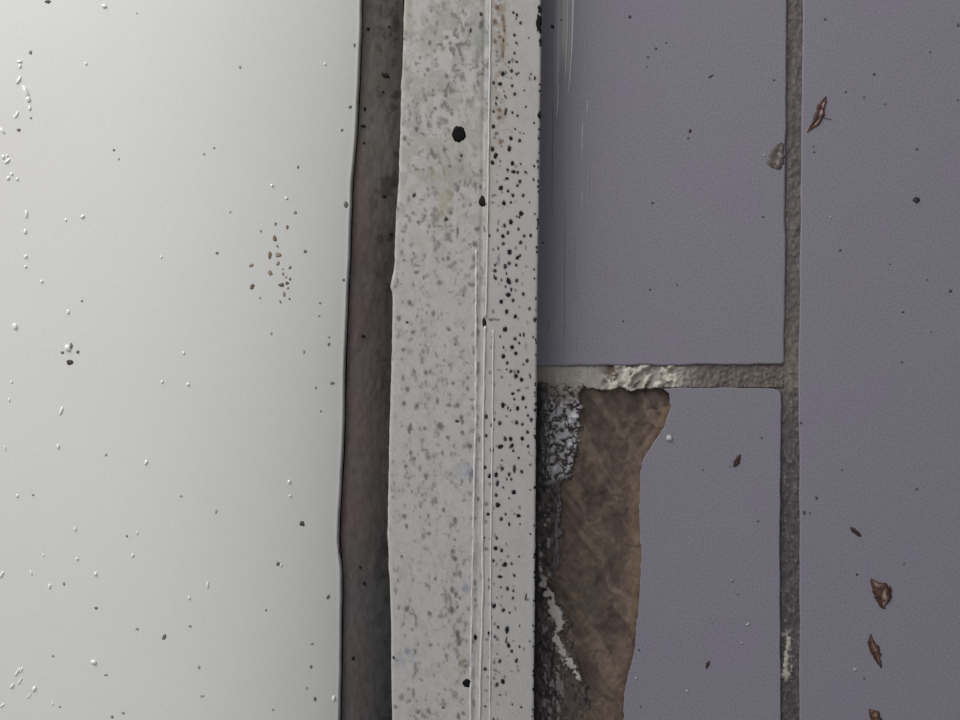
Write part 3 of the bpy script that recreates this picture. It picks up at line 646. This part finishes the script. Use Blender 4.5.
# shiny wet beads and drips on the panel, highlights partly painted in near-white
hb = [(19.3, 61.5, 2.8, 1.6, 0), (19.8, 66, 1.6, 2.4, 0), (18.5, 80, 1.6, 4.6, .5), (25.4, 91.5, 2.4, 7.0, -.42), (28, 99, 2.2, 3.4, -.3), (29.6, 108, 1.5, 2.6, 0), (16.6, 114.5, 1.2, 4.0, .5), (14.5, 117, .8, 2.0, -.3), (2, 130.5, 1.6, 4.0, -.7), (3, 157, 1.5, 2.2, -.4), (7, 155.5, 1.2, 1.4, 0), (7.2, 161, 1.6, 3.6, .8),
      (11.5, 174, 1.4, 1.6, 0), (8, 178, 1.6, 2.2, .5), (17, 179, 1.5, 1.5, 0), (26.2, 214, 1.4, 4.4, 0), (25, 231.6, 1.6, 2.6, 0), (25.6, 256.5, 1.6, 2.2, .3), (25.5, 266.5, 1.5, 1.5, 0), (41.5, 281.4, 1.5, 1.7, 0), (14.8, 326.5, 2.4, 3.4, -.2), (68, 312, 1.4, 2.4, 0), (82.5, 216.5, 1.6, 2.4, .9), (65.5, 220, 1.2, 1.6, 0),
      (104, 6, 2.6, 2.0, .2), (85.8, 63.5, 1.2, 1.8, 0), (61, 411, 1.4, 4.6, .35), (58, 446.5, 1.5, 2.6, 0), (9, 400, 1.0, 2.2, 0), (146, 462.5, 1.4, 2.8, .5), (188, 384.5, 1.4, 1.8, 0), (162, 382, 1.2, 1.6, 0), (17.2, 496, 1.3, 1.8, .3), (75, 529, 1.2, 2.4, 0), (137, 533, .9, 1.6, 0), (1.5, 574.5, 1.4, 4.0, .5),
      (31, 573, 1.0, 2.6, -.3), (49.5, 586.3, 1.4, 2.6, 0), (95.5, 574, 1.6, 2.0, 0), (77, 559, 1.4, 1.4, 0), (132.5, 555.5, 1.2, 2.0, .3), (43.5, 555, 1.2, .9, 0), (93.5, 662.4, 3.0, 2.4, .2), (17.5, 672, 1.2, 5.2, .55), (21, 670, 1.0, 3.0, .5), (12, 686, 1.4, 3.2, .6), (20, 681, 1.0, 4.4, .5), (34, 689, 1.8, 3.2, .5), (29, 696, .8, 3.6, .7),
      (2, 705.5, 1.0, 3.0, .9), (207.5, 585, 1.0, 3.4, 0), (189, 598, 1.2, 1.8, 0), (289.3, 482, 1.6, 2.2, 0), (290.2, 496, 1.2, 1.4, 0), (334, 698.5, 1.8, 3.0, 0), (272, 185.5, 1.4, 1.6, 0), (286.3, 198, 1.6, 1.4, 0), (183.5, 353, 1.2, 1.8, 0), (161, 257, 1.0, 1.4, 0), (67.5, 348, 2.8, 3.6, -.4), (325, 64, 1.0, 1.6, 0), (281, 565.5, 1.0, 1.4, 0), (11.5, 382, 1.0, 1.6, 0), (52.5, 704, .8, 2.0, 0), (5, 448, .8, 2.6, 0)]
V, F, COL = [], [], []
for x, y, a, b2, rt_ in hb:
    i0 = len(V); n = 10; ca, sa = math.cos(rt_), math.sin(rt_)
    a *= 1.1; b2 *= 1.05; hz = min(a, b2) * S * 0.7
    for k in range(4):
        th = (k / 4) * math.pi / 2
        for i in range(n):
            q = 2 * math.pi * i / n
            dx, dy = a * math.cos(th) * math.cos(q), b2 * math.cos(th) * math.sin(q)
            X, Y = x + dx * ca - dy * sa, y + dx * sa + dy * ca
            V.append(P(X, Y, float(z_panel(X, Y)) + 0.00002 + hz * math.sin(th)))
    V.append(P(x, y, float(z_panel(x, y)) + 0.00002 + hz))
    for k in range(3):
        for i in range(n):
            j = (i + 1) % n
            F.append((i0 + k * n + i, i0 + k * n + j, i0 + (k + 1) * n + j, i0 + (k + 1) * n + i))
    for i in range(n):
        F.append((i0 + 3 * n + i, i0 + 3 * n + (i + 1) % n, i0 + 4 * n))
    F.append(tuple(i0 + i for i in range(n - 1, -1, -1)))
link('wet_beads', mesh('wet_beads', V, F), M_bead, panel, 'stuff')
# the chip with a dark pit
for a in [(69.5, 362.3, 3.4, 3.0, (72, 68, 64)), (71.2, 346, 1.6, 3.0, (112, 108, 104)), (77.8, 352, 1.8, 2.0, (112, 108, 106)), (62.5, 352.5, 1.8, 1.5, (120, 116, 112))]:
    single('chip', a[0], a[1], a[2], a[3], z_panel, a[4], M_speck, panel, n=10, rag=.2, th=0.0002)

# ------------------------------------------------------------------ marks on the tiles (flat specks and scrapes)
ztile = lambda x, y: 0.0
tiles = [o for o in floor.children if o.name.startswith('tile')]
t_up, t_right, t_low = tiles
TK = (70, 64, 64)
specks('dirt_specks', [(629.7, 17, 1.6, 1.6, TK), (656, 48.5, 1.4, 1.4, TK), (648, 57, 1.4, 1.2, (90, 86, 90)), (666, 43, 1.1, 1, (90, 86, 90)), (647, 66.5, 1, 1, (98, 94, 98)), (711, 76, 3.0, 1.2, (72, 70, 74), -.6), (690.3, 131, 1.6, 2.6, (58, 46, 48), .2), (688, 138, 1.2, 1.4, (102, 88, 92)), (774, 80, 1.2, 1.2, (80, 76, 80)),
                       (652.5, 203, 1.4, 1.2, (78, 74, 80)), (650, 289.5, 1.2, 1.2, (80, 76, 82)), (677, 285, 1, 1, (92, 88, 92)), (552.5, 27, 2, 2, (52, 48, 54)), (561.5, 20, 1.2, 1.2, (98, 84, 84)), (623, 321, 1, 1.2, (86, 82, 88)), (543, 243, 1, 1, (50, 46, 52)), (763, 217, 1.4, 1.2, (88, 84, 88))], ztile, M_speck, t_up, th=0.00015)
specks('dirt_specks', [(825, 19, 1.6, 1.2, (86, 82, 84)), (874, 74.3, 1.4, 1.4, (74, 72, 76)), (845.5, 92, 1.4, 1.2, (92, 88, 90)), (864, 97.5, 1.4, 1.2, (90, 86, 90)), (885, 104, 1.3, 1, (94, 90, 94)), (917, 149, 1.6, 1.6, (88, 84, 88)), (840, 250.5, 1.5, 1.2, (80, 74, 74)), (950.2, 291, 1.6, 1.6, (66, 64, 70)),
                       (903, 312, 1.4, 1.2, (78, 74, 78)), (890, 264, 1, 1, (94, 90, 94)), (902, 362, 1, 1, (94, 90, 94)), (927, 280, 1, 1, (94, 90, 94)), (931, 332, 1, 1, (96, 92, 96)), (816.6, 498, 1.3, 2, (72, 68, 70)), (804, 512.5, 1.4, 2.4, (78, 74, 76)), (810, 513, 1.3, 1, (90, 86, 88)), (917, 489, 1.6, 1.2, (86, 82, 86), -.5), (842, 470, 1, 1.3, (92, 88, 90)),
                       (801, 423, 1.2, 1.6, (72, 70, 72)), (857, 574.5, 1.6, 1.2, (66, 62, 64)), (813.5, 146.5, .9, 1, (96, 84, 86)), (814, 152, 1.3, 1, (90, 78, 80)), (864, 678.5, 1.1, 1.2, (84, 78, 80)), (904, 564, .9, 1.4, (92, 88, 90), .4), (902, 362, 1, 1, (92, 88, 92)), (930, 52, 1, 1, (96, 92, 96)), (958, 25, 1.2, 2, (80, 78, 84)), (958, 100, 1.2, 1.2, (92, 88, 94))], ztile, M_speck, t_right, th=0.00015)
specks('dirt_specks', [(761.5, 438, 1.1, 1.5, (92, 86, 88)), (758, 521, 1.4, 1.4, (96, 90, 94)), (639.2, 650, 1.4, 1.5, (80, 74, 78)), (640.5, 707, 1.2, 1, (92, 86, 90)), (703, 470, .8, .8, (96, 90, 94)), (730.5, 467, .8, .8, (88, 80, 80))], ztile, M_speck, t_low, th=0.00015)
specks('paint_specks', [(636, 678.5, 1.7, 1.6, (152, 150, 154)), (686.8, 691.2, 1.6, 1.7, (156, 154, 158)), (748, 624.5, 2.4, 1.6, (156, 154, 158), -.3), (742, 643.3, 1.8, 1.2, (142, 140, 146)), (732, 580.5, 1.8, 1.4, (134, 131, 138)), (711, 622, 1.2, 1, (132, 130, 138)), (712, 622, 1.2, 1, (132, 130, 136)), (737, 594, 1.8, .8, (126, 124, 130))], ztile, M_white, t_low, th=0.0002)
specks('paint_specks', [(855, 669.6, 2.4, 1.7, (154, 152, 156)), (831, 217, 1.2, 2.0, (150, 148, 152), .4)], ztile, M_white, t_right, th=0.0002)
specks('paint_specks', [(764.5, 155.5, 1.3, 1.2, (154, 152, 156))], ztile, M_white, t_up, th=0.0002)

# pale scraped film beside the trim, and hair scratches
def streak(V, F, COL, pts, col, z=0.00006):
    """thin sliver along pts (x, y, halfwidth)"""
    i0 = len(V)
    for x, y, h_ in pts:
        V += [P(x - h_, y, 0.00001), P(x - h_ * .7, y, z), P(x + h_ * .7, y, z), P(x + h_, y, 0.00001)]
        COL.extend([col] * 4)
    for k in range(len(pts) - 1):
        for q in range(3):
            F.append((i0 + 4 * k + q, i0 + 4 * k + q + 1, i0 + 4 * k + 5 + q, i0 + 4 * k + 4 + q))
V, F, COL = [], [], []
f1, f2, f3 = tuple(tone(134, 135, 137)), tuple(tone(148, 149, 149)), tuple(tone(186, 186, 188))
sy = np.linspace(-260, 94, 40)
xl = np.full_like(sy, 553.6) ; xr = np.interp(sy, [-260, -60, 40, 94], [562, 574.5, 572.5, 569])
cols_ = 14
for c in range(cols_):                       # the film: parallel slivers with ragged lower ends, of slightly differing thickness
    t0, t1 = c / cols_, (c + 1) / cols_
    end = [118, 112, 106, 100, 90, 84, 66, 62, 72, 82, 92, 96, 90, 60][c] + rng.uniform(-5, 5)
    yy = np.linspace(-240 + 9 * (c % 4), end, 24)
    a_ = np.interp(yy, sy, xl + (xr - xl) * t0); b_ = np.interp(yy, sy, xl + (xr - xl) * t1)
    tp = np.clip((end - yy) / 26, 0.08, 1)
    n_ = 0.9 + 0.25 * rng.random()
    cc = tuple(np.array(f2 if 2 < c < 10 else f1) * n_)
    streak(V, F, COL, [((p + q) / 2, y, (q - p) / 2 * 1.1 * t) for p, q, y, t in zip(a_, b_, yy, tp)], cc, 0.00005 + 0.00002 * (c % 3))
streak(V, F, COL, [(573.8, -60, .7), (573.0, 0, .8), (572.2, 40, .7), (571.2, 56, .5), (569.5, 80, .4), (568, 94, .1)], f3, 0.00012)
streak(V, F, COL, [(568, 0, .4), (567, 40, .4), (565.6, 70, .3), (564, 90, .1)], f3, 0.0001)
streak(V, F, COL, [(558.6, 84, .3), (557.6, 104, .5), (556.6, 116, .2)], f3, 0.0001)
link('scrape_film', mesh('scrape_film', V, F, np.array(COL)), M_white, t_up)
V, F, COL = [], [], []
for (x, y0, y1, w_, c) in [(587.4, 100, 114, .7, (150, 149, 153)), (583, 116, 150, .7, (140, 139, 142)), (582.2, 122, 160, .5, (156, 154, 158)), (591.5, 126, 146, .5, (130, 128, 132)), (596, 128, 136, .4, (128, 126, 130)), (578, 122, 140, .5, (122, 120, 124)), (582, 190, 206, .6, (140, 138, 142)), (587, 192, 206, .5, (136, 133, 138)),
                          (571.5, 250, 280, .4, (118, 116, 118)), (575, 236, 300, .35, (112, 111, 113)), (578, 282, 300, .4, (118, 116, 118)), (563.8, 334, 360, .5, (134, 131, 134)), (548.5, 320, 332, .4, (100, 96, 102)), (565, 200, 360, .4, (100, 98, 102)), (552.6, 100, 220, .5, (96, 95, 104)), (577, 340, 352, .4, (112, 110, 112)), (590, 150, 200, .35, (114, 112, 116)), (586, 150, 196, .4, (120, 118, 122)), (606, 262, 286, .35, (116, 114, 118))]:
    yy = np.linspace(y0, y1, 7)
    streak(V, F, COL, [(x - (y - y0) * 0.006 + rng.uniform(-.15, .15), y, max(.06, w_ * math.sin(math.pi * (0.06 + 0.88 * i / 6)))) for i, y in enumerate(yy)], tuple(tone(*c)))
link('hair_scratches', mesh('hair_scratches', V, F, np.array(COL)), M_white, t_up, 'stuff')

# ------------------------------------------------------------------ loose flakes and droplets lying on the tiles
def flake(name, label, cat, spine, dark, pale, seed, hgt=1.0, groove=0.5, group=None, legs=(), z0=0.00004):
    """curled dried scrap: spine of (x, y, width) in photo pixels, domed section with a paler furrow"""
    sp = np.asarray(spine, float)
    t = np.linspace(0, 1, len(sp)); tt = np.linspace(0, 1, 26)
    # smooth the spine
    cx, cy, cw = (np.interp(tt, t, sp[:, k]) for k in range(3))
    for _ in range(1):
        for a in (cx, cy, cw):
            a[1:-1] = (a[:-2] + 2 * a[1:-1] + a[2:]) / 4
    dx, dy = np.gradient(cx), np.gradient(cy); L = np.hypot(dx, dy) + 1e-6; nx, ny = -dy / L, dx / L
    m = 9
    V, F, COL = [], [], []
    us = np.linspace(-1, 1, m)
    dk, pl = tone(*dark) * .72, tone(*pale) * 1.08
    for i in range(26):
        for u in us:
            e = 1 + 1.0 * (float(fbm(np.array(i / 2.6), np.array(seed * 1.7 + (7.7 if u > 0 else 0)), seed, 3)) - .5)
            x = cx[i] + nx[i] * u * cw[i] / 2 * e; y = cy[i] + ny[i] * u * cw[i] / 2 * e
            hh = hgt * cw[i] * S * 0.22 * (1 - u ** 4) * (1 - groove * math.exp(-(u / 0.33) ** 2))
            hh += 0.0001 * float(fbm(np.array(x / 2.), np.array(y / 2.), seed + 3, 2))
            V.append(P(x, y, z0 + max(hh, 0)))
            g = groove * math.exp(-((u + .15) / 0.33) ** 2) * float(sstep(.42, .58, fbm(np.array(x / 2.6), np.array(y / 2.6), seed + 4, 2))) * 1.6 * float(sstep(0, .2, np.array(tt[i])) * sstep(1, .75, np.array(tt[i])))
            n_ = 0.7 + 0.6 * float(fbm(np.array(x / 2.2), np.array(y / 2.2), seed + 6, 2))
            g = min(g, 1.0); COL.append(tuple((dk * (1 - g) + pl * g) * n_))
    for i in range(25):
        for k in range(m - 1):
            F.append((i * m + k, i * m + k + 1, (i + 1) * m + k + 1, (i + 1) * m + k))
    b0 = len(V)
    for i in range(26 * m):
        V.append((V[i][0], V[i][1], 0.00001)); COL.append(COL[i])
    for i in range(25):
        for k in range(m - 1):
            F.append((b0 + i * m + k, b0 + (i + 1) * m + k, b0 + (i + 1) * m + k + 1, b0 + i * m + k + 1))
        for k in (0, m - 1):
            F.append((i * m + k, (i + 1) * m + k, b0 + (i + 1) * m + k, b0 + i * m + k))
    for i in (0, 25):
        for k in range(m - 1):
            F.append((i * m + k, i * m + k + 1, b0 + i * m + k + 1, b0 + i * m + k))
    o = link(name, mesh(name, V, F, np.array(COL)), M_flake, label=label, cat=cat, group=group)
    for lg in legs:
        V, F, COL = [], [], []
        streak(V, F, COL, lg, tuple(dk), 0.0003)
        link('shred', mesh('shred', V, F, np.array(COL)), M_flake, o)
    return o
def zz(x0, y0, s, pts):
    return [(x0 + a / s, y0 + b / s, c / s) for a, b, c in pts]
G = 'dried brown scraps on the tiles'
flake('dried_flake', 'curled reddish-brown dried flake right of the grout line near the top', 'debris',
      zz(740, 80, 7.2, [(622, 118, 8), (605, 150, 40), (588, 190, 58), (580, 230, 62), (570, 268, 66), (548, 300, 56), (522, 332, 34), (484, 377, 5)]), (78, 52, 44), (150, 128, 122), 301, 1.0, .75, G,
      legs=[[(822, 117.5, .8), (826, 118, .6), (831.5, 119.5, .2)]])
flake('dried_flake', 'pale tan translucent scrap touching the left side of the long grout line', 'debris',
      [(782.5, 143, 3), (780, 148, 9), (778, 154, 13), (776.5, 160, 16), (775, 165, 17), (774, 168, 10)], (98, 88, 86), (126, 117, 116), 311, .3, 1.0, G)
flake('dried_flake', 'small dark brown seed-like scrap on the broken tile', 'debris', zz(700, 350, 3.69, [(150, 386, 4), (144, 396, 14), (137, 410, 20), (130, 424, 15), (125, 432, 4)]), (58, 40, 34), (92, 70, 60), 321, 1.2, .3, G)
flake('dried_flake', 'tiny slanted brown scrap above the larger triangular flake', 'debris', zz(700, 350, 3.69, [(556, 654, 6), (566, 664, 16), (577, 673, 13), (586, 680, 17), (593, 688, 6)]), (64, 44, 37), (100, 76, 64), 331, 1.1, .3, G)
flake('dried_flake', 'crumpled triangular brown flake, broadest of the flakes on the right tile', 'debris',
      zz(700, 525, 3.69, [(630, 200, 8), (642, 213, 26), (655, 230, 46), (668, 246, 74), (676, 262, 66), (677, 280, 44), (675, 296, 24), (683, 310, 4)]), (76, 52, 44), (142, 120, 110), 341, .8, .7, G,
      legs=[[(890, 586, .8), (891.5, 590, .7), (890, 597, .3)]])
flake('dried_flake', 'slender pointed brown flake below the triangular one', 'debris', zz(700, 525, 3.69, [(630, 402, 4), (630, 425, 20), (637, 448, 34), (648, 468, 38), (655, 490, 24), (663, 510, 14), (669, 528, 4)]), (74, 51, 43), (124, 98, 84), 351, .9, .5, G)
flake('dried_flake', 'brown flake at the bottom edge of the photo', 'debris', zz(700, 525, 3.69, [(624, 680, 6), (634, 692, 24), (645, 704, 40), (652, 720, 44), (655, 738, 34), (660, 756, 8)]), (80, 56, 46), (138, 112, 96), 361, .8, .5, G)
flake('dried_flake', 'tiny dark scrap low on the broken tile near the fracture', 'debris', zz(700, 525, 3.69, [(36, 502, 4), (30, 510, 13), (26, 520, 12), (22, 530, 4)]), (62, 50, 48), (90, 80, 78), 371, 1.0, .2, G)
flake('dark_crumb', 'black crumb alone high on the right tile', 'crumb', zz(700, 180, 3.69, [(785, 76, 4), (792, 74, 16), (799, 73, 26), (806, 70, 18), (809, 66, 4)]), (40, 38, 44), (60, 58, 62), 381, 1.0, .1)
pdrop = link('paint_drop', None or mesh('paint_drop', *(lambda V, F, COL: (blot(V, F, COL, 669.3, 438.2, 3.6, 3.6, ztile, tuple(tone(176, 174, 176)), th=0.0009, n=14, rag=.06), (V, F, np.array(COL)))[1])([], [], [])), M_white,
             label='round white paint drop on the broken tile beside the fracture', cat='paint drop')
